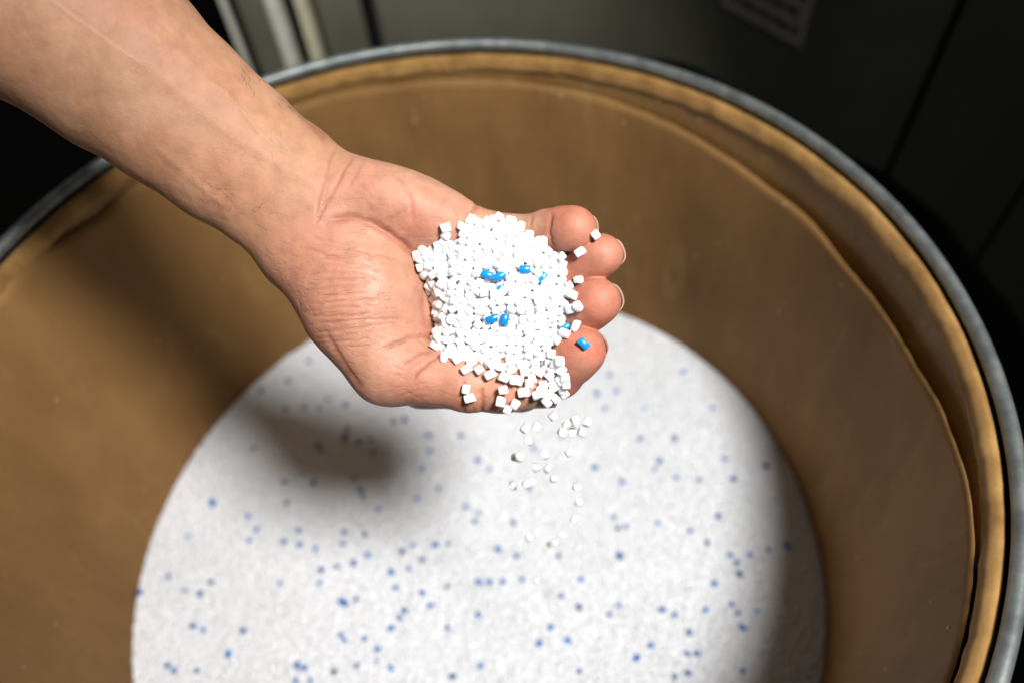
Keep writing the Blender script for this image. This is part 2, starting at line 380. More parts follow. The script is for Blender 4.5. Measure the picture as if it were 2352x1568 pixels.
# ---- the white bed in the drum: tens of thousands of pellets, one object
FZ = -.275; FR = .2798
def fill_z(x, y):
    return FZ + 0.003 * noise.noise(Vector((x * 6, y * 6, 2))) + .0004 * noise.noise(Vector((x * 30, y * 30, 5)))
def join_pellets(P, rnd_seed, seg=7, L=.0041, r=.0018):
    rs = np.random.RandomState(rnd_seed); n = len(P)
    a = 2 * np.pi * np.arange(seg) / seg
    base = np.concatenate([np.stack([r * np.cos(a), r * .9 * np.sin(a), np.full(seg, s * L / 2)], 1) for s in (-1, 1)])
    q = rs.normal(size=(n, 4)); q /= np.linalg.norm(q, axis=1)[:, None]; w, x, y, z = q.T
    R = np.stack([1 - 2 * (y * y + z * z), 2 * (x * y - z * w), 2 * (x * z + y * w), 2 * (x * y + z * w), 1 - 2 * (x * x + z * z), 2 * (y * z - x * w),
                  2 * (x * z - y * w), 2 * (y * z + x * w), 1 - 2 * (x * x + y * y)], 1).reshape(n, 3, 3)
    V = np.einsum('nij,kj->nki', R, base) * rs.uniform(.88, 1.1, (n, 1, 1)) + P[:, None, :]
    faces = []
    for k in range(seg): faces.append([k, (k + 1) % seg, seg + (k + 1) % seg, seg + k])
    quads = (np.array(faces)[None] + (np.arange(n) * 2 * seg)[:, None, None]).reshape(-1, 4)
    caps = np.array([list(reversed(range(seg))), [seg + k for k in range(seg)]])
    caps = (caps[None] + (np.arange(n) * 2 * seg)[:, None, None]).reshape(-1, seg)
    return V.reshape(-1, 3), quads, caps
def fast_mesh(name, V, polys, mat, smooth=False):
    me = bpy.data.meshes.new(name); me.vertices.add(len(V)); me.vertices.foreach_set('co', np.asarray(V, np.float32).ravel())
    loops = np.concatenate([p.ravel() for p in polys]).astype(np.int32)
    tot = np.concatenate([np.full(len(p), p.shape[1]) for p in polys]).astype(np.int32)
    st = np.concatenate([[0], np.cumsum(tot)[:-1]]).astype(np.int32)
    me.loops.add(len(loops)); me.loops.foreach_set('vertex_index', loops)
    me.polygons.add(len(tot)); me.polygons.foreach_set('loop_start', st)
    me.update(calc_edges=True); me.validate()
    if smooth: me.polygons.foreach_set('use_smooth', [True] * len(me.polygons))
    if mat: me.materials.append(mat)
    return me
rs = np.random.RandomState(5)
sp = .0031; g = np.arange(-FR, FR, sp)
gx, gy = np.meshgrid(g, g * 1.0); gx = gx + (np.arange(gx.shape[0]) % 2)[:, None] * sp / 2
pts = np.stack([gx.ravel(), gy.ravel()], 1) + rs.uniform(-.0011, .0011, (gx.size, 2))
pts = pts[(np.hypot(*pts.T) < FR - .0015) & (pts[:, 1] > -.22)]
zf = np.array([fill_z(x, y) for x, y in pts]) + rs.uniform(-.0008, .0008, len(pts))
PF = np.column_stack([pts, zf])
V, q4, cp = join_pellets(PF, 3)
rg_ = np.linspace(0, FR, 40)
nd = len(V); dv = []; dq = []
for i, r in enumerate(rg_):
    for k in range(96):
        a = 2 * math.pi * k / 96; x, y = r * math.cos(a), r * math.sin(a); dv.append((x, y, fill_z(x, y) + .0001))
for i in range(39):
    for k in range(96):
        k2 = (k + 1) % 96; dq.append((nd + i * 96 + k, nd + (i + 1) * 96 + k, nd + (i + 1) * 96 + k2, nd + i * 96 + k2))
V = np.concatenate([V, np.array(dv)]); q4 = np.concatenate([q4, np.array(dq)])
me = fast_mesh('pellet_bed', V, [q4, cp], M_FILL)
bed = bpy.data.objects.new('pellet_bed', me); COL.objects.link(bed)
setp(bed, 'bed of white plastic pellets filling the lower part of the drum', 'pellets', kind='stuff')

M_BLUE2 = pellet_mat('deep_blue_plastic', (.003, .15, .47), .35, .0, .5)
BD_M = variants(M_BLUE2, 5, 'blue_pellet')
for m_ in BD_M: m_.transform(Matrix.Scale(1.12, 4))
# blue pellets in the bed: (x, y) seen in the photograph, 2352 px frame
BD = [(711,832),(664,877),(752,919),(657,941),(700,937),(735,938),(795,930),(583,1029),(653,1106),(488,1152),(489,1158),(660,1155),(433,1232),(575,1241),(688,1219),(654,1244),(690,1253),(725,1260),
(790,1250),(792,1222),(840,1228),(847,1277),(775,1303),(740,1310),(813,1293),(736,1339),(645,1339),(427,1358),(461,1364),(390,1325),(487,1337),(325,1362),(468,1447),(445,1438),(526,1502),(387,1529),(401,1540),(455,1541),
(684,1527),(700,1534),(768,1545),(680,1563),(715,1563),(796,1388),(786,1382),(820,1377),(793,1470),(783,1458),(840,1468),(868,1492),(868,1520),(900,1535),(820,1530),(910,1351),(900,1316),(940,1308),(925,1268),
(950,1253),(970,1287),(1000,1252),(1030,1250),(971,1363),(1028,1348),(990,1392),(930,1405),(920,1420),(900,1445),(1030,1444),(1100,1413),(1100,1338),(1125,1337),(1155,1337),(1106,1530),(1240,1478),(1144,1262),(1187,1276),
(1100,1178),(1092,1198),(1070,1165),(1010,1125),(960,1145),(988,1036),(970,1075),(985,1000),(930,965),(905,968),(1097,1057),(1125,1077),(1060,1000),(1336,997),(1290,1001),(1225,1030),(1216,1120),(1430,1110),(1366,1075),
(1410,1188),(1420,1214),(1288,1368),(1330,1394),(1305,1470),(1284,1276),(1422,1273),(1437,1210),(1570,857),(1370,905),(1415,900),(1400,862),(1390,940),(1470,1010),(1548,1010),(1635,940),(1480,942),(1663,1056),(1757,1072),(1683,1102),
(1605,1105),(1553,1099),(1503,1080),(1515,1062),(1649,1186),(1510,1202),(1625,1247),(1585,1220),(1424,1280),(1677,1274),(1692,1291),(1723,1273),(1765,1262),(1808,1253),(1698,1318),(1680,1387),(1695,1407),(1738,1401),(1549,1412),
(1583,1452),(1578,1500),(1600,1500),(1550,1552),(1579,1545),(1463,1510),(1495,1482),(1400,1410),(1706,1540),(1705,1440),(1640,1340),(730,1022),(795,1000),(800,985),(790,1012),(737,1035),(858,1040),(852,1010),(695,1090),
(825,1015),(828,1125),(835,1140),(870,1170),(815,1100),(720,1110),(600,900),(590,1215),(570,1185),(1420,1390),(1520,1400),(1265,1440),(1200,1330),(1180,1200),(1330,1540),(1040,1555),(560,1450),(1620,1400),(1335,1330)]
rb = random.Random(11)
for i, (x, y) in enumerate(BD):
    p = at_z(x, y, FZ)
    if math.hypot(p[0], p[1]) > FR - .003: continue
    dz = rb.uniform(.0006, .0022)
    put('blue_pellet', BD_M[i % 5], (p[0], p[1], fill_z(p[0], p[1]) + dz), rand_rot(rb), 'blue plastic pellet lying among the white pellets at the bottom of the drum', 'pellet', 'blue pellets in the drum')

# ------------------------------------------------------------------ person: forearm and cupped hand
# body frame: millimetres, u right, v up, w towards the eye; (x, y) picks the spot seen in the photograph, w its height
def J(x, y, w):
    d = 325. - w; return np.array([(x - 1176) / FPX * d, -(y - 784) / FPX * d, w])
def smin(a, b_, k):
    h = np.maximum(k - np.abs(a - b_), 0) / k; return np.minimum(a, b_) - h * h * k * .25
def seg_d(p, a, b_, ra, rb_, flat=1., n=None):
    ab = b_ - a; t = np.clip(((p - a) @ ab) / (ab @ ab), 0, 1)[:, None]
    q = p - a - t * ab; r = (ra + (rb_ - ra) * t[:, 0])
    if flat == 1.: return np.linalg.norm(q, axis=1) - r
    qn = q @ n; qt2 = np.maximum((q * q).sum(1) - qn * qn, 0); rn = r * flat
    k0 = np.sqrt(qt2 / r ** 2 + qn ** 2 / rn ** 2); k1 = np.sqrt(qt2 / r ** 4 + qn ** 2 / rn ** 4) + 1e-9
    return k0 * (k0 - 1) / k1
def ell_d(p, c, A, R):
    q = (p - c) @ A.T; k0 = np.sqrt(((q / R) ** 2).sum(1)); k1 = np.sqrt(((q / R ** 2) ** 2).sum(1)) + 1e-9
    return k0 * (k0 - 1) / k1
def frame(ax, up=(0, 0, 1)):
    a = np.array(ax, float); a /= np.linalg.norm(a); u_ = np.array(up, float); u_ -= a * (u_ @ a); u_ /= np.linalg.norm(u_)
    return np.stack([a, np.cross(u_, a), u_])
ZN = np.array([.0, .0, 1.])
# forearm: centre line with radii (half width, flattening)
ARM = [(-400, -330, 34, 45, .84), (-110, -150, 28, 44, .82), (95, 0, 19, 42.5, .80), (268, 140, 10, 38, .78), (405, 250, 3, 34.2, .74), (525, 345, -3, 32, .70), (635, 424, -7, 30., .66), (712, 480, -9, 29, .64)]
FIN = {  # joints (x, y, w, radius)
 'little': [(1030, 512, -8, 9.5), (1182, 540, -14, 8.6), (1256, 527, -5, 8.3), (1326, 526, 5, 9.1)],
 'ring':   [(1000, 605, -18, 10.5), (1205, 655, -27, 10.), (1312, 630, -10, 9.2), (1387, 583, 3, 9.)],
 'middle': [(985, 710, -20, 11.), (1208, 762, -29, 10.2), (1312, 738, -11, 9.8), (1375, 690, 3, 10.1)],
 'index':  [(965, 878, -27, 11.5), (1195, 890, -33, 11.), (1284, 862, -12, 10.), (1337, 802, 1, 10.6)]}
THUMB = [(800, 720, -6, 16), (886, 846, -4, 14.), (1075, 883, 1, 10.8), (1150, 887, 1, 10.4), (1232, 893, -1, 8.0)]
def body_sdf(p):
    c = [J(*a[:3]) for a in ARM]
    d = seg_d(p, c[0], c[1], ARM[0][3], ARM[1][3], ARM[0][4], ZN)
    for i in range(1, len(ARM) - 1):
        d = smin(d, seg_d(p, c[i], c[i + 1], ARM[i][3], ARM[i + 1][3], ARM[i + 1][4], ZN), 3.)
    for (a, b_, ra, rb_) in (((735, 450, -12), (1030, 512, -12), 14, 10.5), ((720, 500, -14), (1000, 600, -22), 14, 11),
                            ((700, 540, -14), (985, 700, -24), 15, 11), ((690, 590, -14), (975, 872, -26), 16, 11.)):
        d = smin(d, seg_d(p, J(*a), J(*b_), ra, rb_), 12.)
    d = smin(d, ell_d(p, J(1010, 735, -32), frame((1, 0, 0)), np.array([34, 32., 10.])), 6.)
    # mounds
    d = smin(d, ell_d(p, J(925, 474, -7), frame((1, -.36, -.05)), np.array([33, 16., 17.])), 9.)
    d = smin(d, ell_d(p, J(822, 672, -7), frame((.42, -.9, .0)), np.array([35, 27., 21.])), 10.)
    d = smin(d, ell_d(p, J(905, 822, -10), frame((.7, -.5, .0)), np.array([20, 19., 14.])), 9.)
    # thumb
    t = [J(*a[:3]) for a in THUMB]; dt = seg_d(p, t[0], t[1], THUMB[0][3], THUMB[1][3])
    for i in range(1, 4): dt = smin(dt, seg_d(p, t[i], t[i + 1], THUMB[i][3], THUMB[i + 1][3]), 5.)
    A = smin(d, dt, 8.)
    f = None
    for k, jt in FIN.items():
        q = [J(*a[:3]) for a in jt]; r = [a[3] for a in jt]
        df = seg_d(p, q[0], q[1], r[0], r[1])
        df = smin(df, seg_d(p, q[1], q[2], r[1], r[2] * .97), 3.)
        ax = q[3] - q[2]; ax = ax / np.linalg.norm(ax)
        df = smin(df, seg_d(p, q[2], q[3] - ax * 1., r[2], r[3]), 2.6)
        # fleshy pad
        df = smin(df, ell_d(p, (q[2] * .35 + q[3] * .65) + np.array([-.6, .2, 1.6]), frame(ax), np.array([r[3] * 1.3, r[3] * .97, r[3] * .80])), 3.)
        f = df if f is None else smin(f, df, .9)
    B = smin(d, f, 6.)
    return smin(A, B, .9)
def surface_nets(fn, lo, hi, h):
    n = np.ceil((hi - lo) / h).astype(int) + 1
    ax = [lo[i] + h * np.arange(n[i]) for i in range(3)]
    D = np.empty(n, np.float32)
    yz = np.stack(np.meshgrid(ax[1], ax[2], indexing='ij'), -1).reshape(-1, 2)
    st = 4
    # coarse pass first, fine values only where the surface can be
    co = D; cx = ax[0][::st]; cyy = ax[1][::st]; czz = ax[2][::st]
    G = np.stack(np.meshgrid(cx, cyy, czz, indexing='ij'), -1).reshape(-1, 3)
    dc = fn(G).reshape(len(cx), len(cyy), len(czz))
    for i in range(3): dc = np.repeat(dc, st, axis=i)
    pad = [(0, max(0, n[i] - dc.shape[i])) for i in range(3)]
    dc = np.pad(dc, pad, mode='edge')[:n[0], :n[1], :n[2]]
    D[:] = dc
    msk = np.abs(dc) < h * st * 2.2
    idx = np.argwhere(msk)
    for s in range(0, len(idx), 400000):
        ii = idx[s:s + 400000]; D[ii[:, 0], ii[:, 1], ii[:, 2]] = fn(lo + ii * h)
    sgn = D < 0
    c8 = [(i, j, k) for i in (0, 1) for j in (0, 1) for k in (0, 1)]
    m = n - 1
    cnt = np.zeros(m, np.int8)
    for (i, j, k) in c8: cnt += sgn[i:i + m[0], j:j + m[1], k:k + m[2]]
    act = (cnt > 0) & (cnt < 8); cells = np.argwhere(act)
    vid = -np.ones(m, np.int64); vid[act] = np.arange(len(cells))
    acc = np.zeros((len(cells), 3)); num = np.zeros(len(cells))
    for a in c8:
        for ax_ in range(3):
            if a[ax_]: continue
            b_ = list(a); b_[ax_] = 1
            A_ = cells + a; B_ = cells + b_
            da = D[A_[:, 0], A_[:, 1], A_[:, 2]]; db = D[B_[:, 0], B_[:, 1], B_[:, 2]]
            x = (da < 0) != (db < 0); t = np.where(x, da / np.where(x, da - db, 1), 0)
            pos = np.array(a, float)[None].repeat(len(cells), 0); pos[:, ax_] += t
            acc[x] += pos[x]; num += x
    V = lo + (cells + acc / num[:, None]) * h
    quads = []
    for ax_ in range(3):
        o1, o2 = [(1, 2), (2, 0), (0, 1)][ax_]
        sl = [slice(None)] * 3; a_ = [slice(None)] * 3; a_[ax_] = slice(0, -1); b_ = [slice(None)] * 3; b_[ax_] = slice(1, None)
        x = sgn[tuple(a_)] != sgn[tuple(b_)]; e = np.argwhere(x)
        ok = (e[:, o1] > 0) & (e[:, o2] > 0) & (e[:, o1] < m[o1]) & (e[:, o2] < m[o2]); e = e[ok]
        inside = sgn[e[:, 0], e[:, 1], e[:, 2]]
        d1 = np.zeros(3, int); d1[o1] = 1; d2 = np.zeros(3, int); d2[o2] = 1
        c = [e - d1 - d2, e - d2, e, e - d1]
        q = np.stack([vid[k[:, 0], k[:, 1], k[:, 2]] for k in c], 1)
        q = np.where(inside[:, None], q, q[:, ::-1]); quads.append(q)
    return V, np.concatenate(quads)
allp = [J(*a[:3]) for a in ARM] + [J(*a[:3]) for f in FIN.values() for a in f] + [J(*a[:3]) for a in THUMB]
lo = np.min(allp, 0) + np.array([10, -30, -46]); hi = np.max(allp, 0) + np.array([16, -8, 52])
Vh, Qh = surface_nets(body_sdf, lo, hi, 1.3)
# one level of smooth subdivision, then settle the vertices onto the exact surface
me0 = fast_mesh('tmp', Vh, [Qh], None)
ob0 = bpy.data.objects.new('tmp', me0); COL.objects.link(ob0)
sm = ob0.modifiers.new('s', 'SUBSURF'); sm.levels = 1; sm.render_levels = 1
dg = bpy.context.evaluated_depsgraph_get(); mesh = bpy.data.meshes.new_from_object(ob0.evaluated_get(dg))
bpy.data.objects.remove(ob0); bpy.data.meshes.remove(me0)
nv = len(mesh.vertices); co = np.empty(nv * 3, np.float32); mesh.vertices.foreach_get('co', co); co = co.reshape(-1, 3).astype(float)
def sdf_grad(p, e=.35):
    g_ = np.empty_like(p)
    for i in range(3):
        o = np.zeros(3); o[i] = e; g_[:, i] = (body_sdf(p + o) - body_sdf(p - o)) / (2 * e)
    return g_
cut = co[:, 0] < lo[0] + 3
for it in range(2):
    d = body_sdf(co); g_ = sdf_grad(co); gn = (g_ ** 2).sum(1) + 1e-6
    stp = np.clip(d / np.sqrt(gn), -1, 1)[:, None] * g_ / np.sqrt(gn)[:, None]; stp[cut] = 0; co -= stp
nrm_ = sdf_grad(co, .5); nrm_ /= np.linalg.norm(nrm_, axis=1)[:, None] + 1e-9
dep = 325. - co[:, 2]; PX = 1176 + co[:, 0] / dep * FPX; PY = 784 - co[:, 1] / dep * FPX
face = np.clip(nrm_[:, 2] * 2.5 + .2, 0, 1)
hand_co = co.copy()

def line_field(pts_, sig):
    P_ = np.array(pts_, float); best = np.full(len(PX), 1e9)
    m_ = (PX > P_[:, 0].min() - 5 * sig) & (PX < P_[:, 0].max() + 5 * sig) & (PY > P_[:, 1].min() - 5 * sig) & (PY < P_[:, 1].max() + 5 * sig)
    x, y = PX[m_], PY[m_]; bb = np.full(len(x), 1e9); tt = np.zeros(len(x)); n = len(P_) - 1
    for i in range(n):
        a, b_ = P_[i], P_[i + 1]; ab = b_ - a; t = np.clip(((x - a[0]) * ab[0] + (y - a[1]) * ab[1]) / (ab @ ab), 0, 1)
        d_ = np.hypot(x - a[0] - t * ab[0], y - a[1] - t * ab[1]); c_ = d_ < bb; bb = np.where(c_, d_, bb); tt = np.where(c_, (i + t) / n, tt)
    out_ = np.zeros(len(PX)); out_[m_] = np.exp(-(bb / sig) ** 2) * np.clip(np.minimum(tt, 1 - tt) * 7 + .25, 0, 1)
    return out_ * face
def wob(pts_, amp, seed):
    P_ = np.array(catmull(pts_, 5)); r = np.random.RandomState(seed)
    return P_ + np.cumsum(r.normal(size=P_.shape), 0) * 0 + r.normal(size=P_.shape) * amp
crease = [  # (points, sigma px, depth mm)
 ([(777,334),(757,372),(748,410),(735,450),(726,504)], 4, .40), ([(812,360),(790,392),(765,440),(744,478),(722,520)], 4.5, .50),
 ([(835,372),(818,400),(798,430)], 4, .22), ([(756,400),(748,450),(741,480)], 3.5, .2),
 ([(745,508),(800,500),(855,514),(905,545),(945,578),(972,602)], 9, 1.3), ([(850,512),(900,541),(940,573),(965,598)], 4, .5),
 ([(880,512),(905,500),(930,480)], 5, .2), ([(900,395),(930,430),(945,470),(950,520)], 6, .3),
 ([(1003,775),(980,772),(950,772),(915,786),(880,800)], 4.5, .8), ([(1010,812),(985,830),(965,850),(945,872)], 4.5, .75), ([(990,800),(960,812),(925,835)], 4, .5),
 ([(985,775),(975,800),(985,815)], 4, .3), ([(1000,815),(985,800),(960,778)], 3.5, .25),
 ([(1097,460),(1092,478),(1080,500)], 4.5, .9), ([(1150,486),(1158,500),(1160,515)], 4, .3),
 ([(1268,494),(1262,520),(1264,548),(1276,572)], 4.2, .8), ([(1222,498),(1217,520)], 4, .4),
 ([(1063,872),(1066,900),(1068,925),(1064,950)], 4.2, .9), ([(1105,888),(1107,910),(1108,930),(1105,952)], 4.2, .95), ([(1085,915),(1087,950)], 3, .25),
 ([(1015,470),(1035,440)], 5, .2), ([(835,895),(800,850),(770,800),(745,760)], 7, .5), ([(1255,790),(1270,835),(1300,870)], 5, .25),
 ([(690,250),(720,285),(757,322)], 11, 1.0), ([(640,215),(665,240),(690,262)], 7, .3)]
rw = random.Random(4)
for i in range(17):
    y = 545 + i * 15.5; x0 = 715 + rw.uniform(-15, 30) - (10 if 4 < i < 12 else 0); x1 = x0 + rw.uniform(90, 200); sl = -.10 if i > 6 else .25 - .04 * i
    crease.append(([(x0, y + rw.uniform(-5, 5)), ((x0 + x1) / 2, y + sl * (x1 - x0) * .5 + rw.uniform(-4, 4)), (x1, y + sl * (x1 - x0) + rw.uniform(-6, 6))], 3.0, rw.uniform(.18, .40)))
for i in range(16):
    x = rw.uniform(700, 900); y = rw.uniform(560, 800); a = rw.uniform(-.6, .6); L = rw.uniform(25, 60)
    crease.append(([(x, y), (x + L * math.cos(a), y + L * math.sin(a))], 2.6, rw.uniform(.08, .16)))
for i in range(14):
    x = rw.uniform(860, 1040); y = rw.uniform(800, 920); a = rw.uniform(-.9, .5); L = rw.uniform(30, 70)
    crease.append(([(x, y), (x + L * .5 * math.cos(a), y + L * .5 * math.sin(a) + rw.uniform(-5, 5)), (x + L * math.cos(a), y + L * math.sin(a))], 2.8, rw.uniform(.08, .2)))
for i in range(16):
    x = rw.uniform(790, 1060); y = rw.uniform(385, 500); a = rw.uniform(.5, 1.5); L = rw.uniform(20, 60)
    crease.append(([(x, y), (x + L * math.cos(a), y + L * math.sin(a))], 2.8, rw.uniform(.05, .13)))
ridge = [([(300,120),(400,200),(500,290),(600,350),(680,400),(740,430)], 16, .45), ([(330,60),(450,160),(560,250),(660,330),(735,390)], 15, .35), ([(760,318),(725,285),(690,235)], 12, .5),
         ([(470,180),(520,215),(560,260),(590,300),(640,345),(690,362)], 6, .35), ([(350,330),(430,400),(520,480)], 10, .3)]
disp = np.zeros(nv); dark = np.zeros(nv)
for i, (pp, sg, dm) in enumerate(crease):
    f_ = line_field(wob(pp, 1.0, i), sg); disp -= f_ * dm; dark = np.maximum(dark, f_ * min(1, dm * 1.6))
for (pp, sg, dm) in ridge: disp += line_field(pp, sg) * dm
scar = line_field(wob([(95, -20), (150, 25), (215, 70), (270, 110), (330, 150)], .6, 2), 3.2); disp += scar * .1
scar2 = line_field(wob([(520, 400), (600, 470)], .6, 2), 4)
# smooth value noise from sums of sines (cheap and seamless)
def sn(p, s, seed):
    r = np.random.RandomState(seed); out_ = 0
    for k in range(6):
        v = r.normal(size=3); v /= np.linalg.norm(v); out_ = out_ + np.sin((p @ v) * s * r.uniform(.6, 1.6) + r.uniform(0, 6.28) + 1.5 * np.sin((p @ r.normal(size=3)) * s * .35))
    return out_ / 3.
disp += .16 * sn(co, .22, 1) + .05 * sn(co, .8, 2)
co += nrm_ * disp[:, None]
# skin tone
def lerp(a, b_, t): return a[None] * (1 - t[:, None]) + b_[None] * t[:, None]
armc = np.array([.39, .203, .115]); palmc = np.array([.435, .212, .138]); redc = np.array([.43, .145, .092]); palec = np.array([.48, .275, .18])
tp = np.clip((PX * .8 + PY * .6 - 810) / 90, 0, 1)
tone = lerp(armc, palmc, tp)
fin = np.clip((PX - 1215) / 60, 0, 1); lowr = np.clip((PY - 780) / 60, 0, 1) * np.clip((PX - 880) / 60, 0, 1)
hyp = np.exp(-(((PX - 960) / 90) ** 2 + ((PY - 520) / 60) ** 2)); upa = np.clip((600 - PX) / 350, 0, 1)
red = np.clip(.95 * fin + .4 * lowr + .5 * hyp + .42 * sn(co, .09, 5) * (.35 + .65 * tp) + .1 * upa, 0, 1)
tone = tone * (1 - red[:, None]) + redc * red[:, None]
tone = tone * (1 - .20 * upa[:, None])  # light falloff up the forearm, darkened into the skin colour
pale = np.clip(.35 * sn(co, .13, 9), 0, .4); tone = tone * (1 - pale[:, None]) + palec * pale[:, None]
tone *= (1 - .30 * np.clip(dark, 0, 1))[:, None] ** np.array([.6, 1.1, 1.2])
tone = tone * (1 - .35 * scar[:, None]) + palec * .35 * scar[:, None]
tone = np.clip(tone, 0, 1)
def to_world(p):
    p = np.asarray(p, float) / 1000.; return CAM + p[..., 0:1] * RT + p[..., 1:2] * UP + (.325 - p[..., 2:3]) * _F
HP = to_world(J(900, 650, 0))
person = setp(empty('person', HP), 'bare right forearm and cupped palm holding white pellets over the drum', 'person')
mesh.name = 'arm_and_hand'
wc = to_world(co) - HP
mesh.vertices.foreach_set('co', wc.astype(np.float32).ravel()); mesh.update()
mesh.polygons.foreach_set('use_smooth', [True] * len(mesh.polygons))
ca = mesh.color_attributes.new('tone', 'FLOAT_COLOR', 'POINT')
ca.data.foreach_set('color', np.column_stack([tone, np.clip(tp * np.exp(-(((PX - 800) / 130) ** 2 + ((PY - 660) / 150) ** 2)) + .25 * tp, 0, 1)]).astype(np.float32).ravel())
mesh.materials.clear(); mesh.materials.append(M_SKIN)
arm = bpy.data.objects.new('arm_and_hand', mesh); COL.objects.link(arm); arm.parent = person

# fingernails: thin curved plates on the far side of each fingertip
def nail(c, ax, dn_, r, length, halfang, base=-6., name='fingernail'):
    ax = ax / np.linalg.norm(ax); dn_ = dn_ - ax * (dn_ @ ax); dn_ /= np.linalg.norm(dn_); bb = np.cross(ax, dn_)
    V_ = []; F_ = []; nu, nt_ = 13, 11
    for layer, dr in ((0, .35), (1, -.15)):
        for i in range(nt_):
            t = i / (nt_ - 1); s = base + length * t
            rr_ = (r + dr) * (1 - .22 * max(0, t - .3) ** 1.5)
            for j in range(nu):
                a = halfang * (2 * j / (nu - 1) - 1); wd = 1 if t < .8 else 1
                ss = s - 1.9 * (2 * j / (nu - 1) - 1) ** 4 * max(0, t) - .0
                V_.append(c + ax * ss + rr_ * (math.cos(a) * dn_ + math.sin(a) * bb))
    k = nu * nt_
    for i in range(nt_ - 1):
        for j in range(nu - 1):
            a = i * nu + j; F_ += [(a, a + 1, a + nu + 1, a + nu), (k + a, k + a + nu, k + a + nu + 1, k + a + 1)]
    for j in range(nu - 1):
        a = (nt_ - 1) * nu + j; F_.append((a, a + 1, k + a + 1, k + a)); F_.append((j, k + j, k + j + 1, j + 1))
    for i in range(nt_ - 1):
        a = i * nu; F_.append((a, a + nu, k + a + nu, k + a)); a += nu - 1; F_.append((a, k + a, k + a + nu, a + nu))
    return mesh_obj(name, to_world(np.array(V_)) - HP, F_, M_NAIL, person)
for kf, dvec in (('little', (.25, .1, -1)), ('ring', (.42, -.15, -1)), ('middle', (.45, -.3, -1)), ('index', (.45, -.4, -1))):
    jt = FIN[kf]; a = J(*jt[2][:3]); b_ = J(*jt[3][:3])
    nail(b_, b_ - a, np.array(dvec), jt[3][3], 6 + jt[3][3] * .60, .85)
a = J(*THUMB[3][:3]); b_ = J(*THUMB[4][:3])
nail(b_, b_ - a, np.array([0, -.75, .55]), 8.2, 16.5, .85, -8.)

# arm hair
def surf_at(x, y):
    m_ = (np.abs(PX - x) < 9) & (np.abs(PY - y) < 9) & (nrm_[:, 2] > -.1)
    if not m_.any(): return None
    ii = np.where(m_)[0]; j = ii[np.argmax(co[ii, 2] - .05 * np.hypot(PX[ii] - x, PY[ii] - y))]; return co[j], nrm_[j]
hv, hf = [], []
rh = random.Random(8)
def add_hair(x, y, ang, L, curl, rad=.045):
    s = surf_at(x, y)
    if s is None: return
    p, n_ = s; t = np.array([math.cos(ang), math.sin(ang), 0]); t -= n_ * (t @ n_); t /= np.linalg.norm(t) + 1e-9; sd = np.cross(n_, t)
    prev = None; k = 7
    for i in range(k + 1):
        u_ = i / k; c = p + t * L * u_ * (1 - .25 * u_) + sd * curl * L * u_ * u_ + n_ * (.1 + 1.6 * math.sin(u_ * 2.2) * .55)
        r_ = rad * (1 - .6 * u_); i0 = len(hv)
        for q in range(3):
            a = 2.094 * q; hv.append(c + (sd * math.cos(a) + n_ * math.sin(a)) * r_)
        if prev is not None:
            for q in range(3): hf.append((prev + q, prev + (q + 1) % 3, i0 + (q + 1) % 3, i0 + q))
        prev = i0
for (cx, cy, sx, sy, n_, an, L, rad) in ((585, 165, 22, 22, 11, -2.0, 7, .07), (665, 232, 16, 16, 9, -1.2, 7, .07), (490, 450, 70, 28, 15, -.2, 10, .038), (555, 520, 60, 34, 18, .2, 9, .038),
                                        (605, 590, 34, 22, 9, -.4, 6, .032), (450, 420, 50, 30, 7, -.7, 8, .026), (640, 330, 40, 30, 5, -.9, 6, .028), (560, 380, 70, 50, 6, -.4, 7, .024)):
    for _ in range(n_): add_hair(rh.gauss(cx, sx * .7), rh.gauss(cy, sy * .7), an + rh.gauss(0, .5), L * rh.uniform(.6, 1.2), rh.uniform(-.7, .5), rad)
hr = mesh_obj('arm_hair', to_world(np.array(hv)) - HP, hf, M_HAIR, person); hr['kind'] = 'stuff'

# ------------------------------------------------------------------ pellets in the palm
OUT = [(955,592),(983,560),(1008,528),(1045,512),(1090,514),(1120,506),(1165,496),(1210,513),(1228,538),(1262,540),(1264,562),(1290,580),(1316,600),(1338,645),(1326,690),(1340,738),(1308,768),(1300,795),
       (1296,838),(1298,880),(1262,868),(1225,875),(1185,858),(1140,838),(1100,830),(1060,826),(1015,812),(985,776),(1005,750),(1000,690),(978,630)]
OP = np.array(OUT, float)
def inside(x, y, P_):
    c = np.zeros(len(x), bool); n = len(P_)
    for i in range(n):
        x1, y1 = P_[i]; x2, y2 = P_[(i + 1) % n]; k = ((y1 > y) != (y2 > y)) & (x < (x2 - x1) * (y - y1) / (y2 - y1 + 1e-12) + x1); c ^= k
    return c
def edge_dist(x, y, P_):
    d = np.full(len(x), 1e9); n = len(P_)
    for i in range(n):
        a, b_ = P_[i], P_[(i + 1) % n]; ab = b_ - a; t = np.clip(((x - a[0]) * ab[0] + (y - a[1]) * ab[1]) / (ab @ ab), 0, 1)
        d = np.minimum(d, np.hypot(x - a[0] - t * ab[0], y - a[1] - t * ab[1]))
    return d
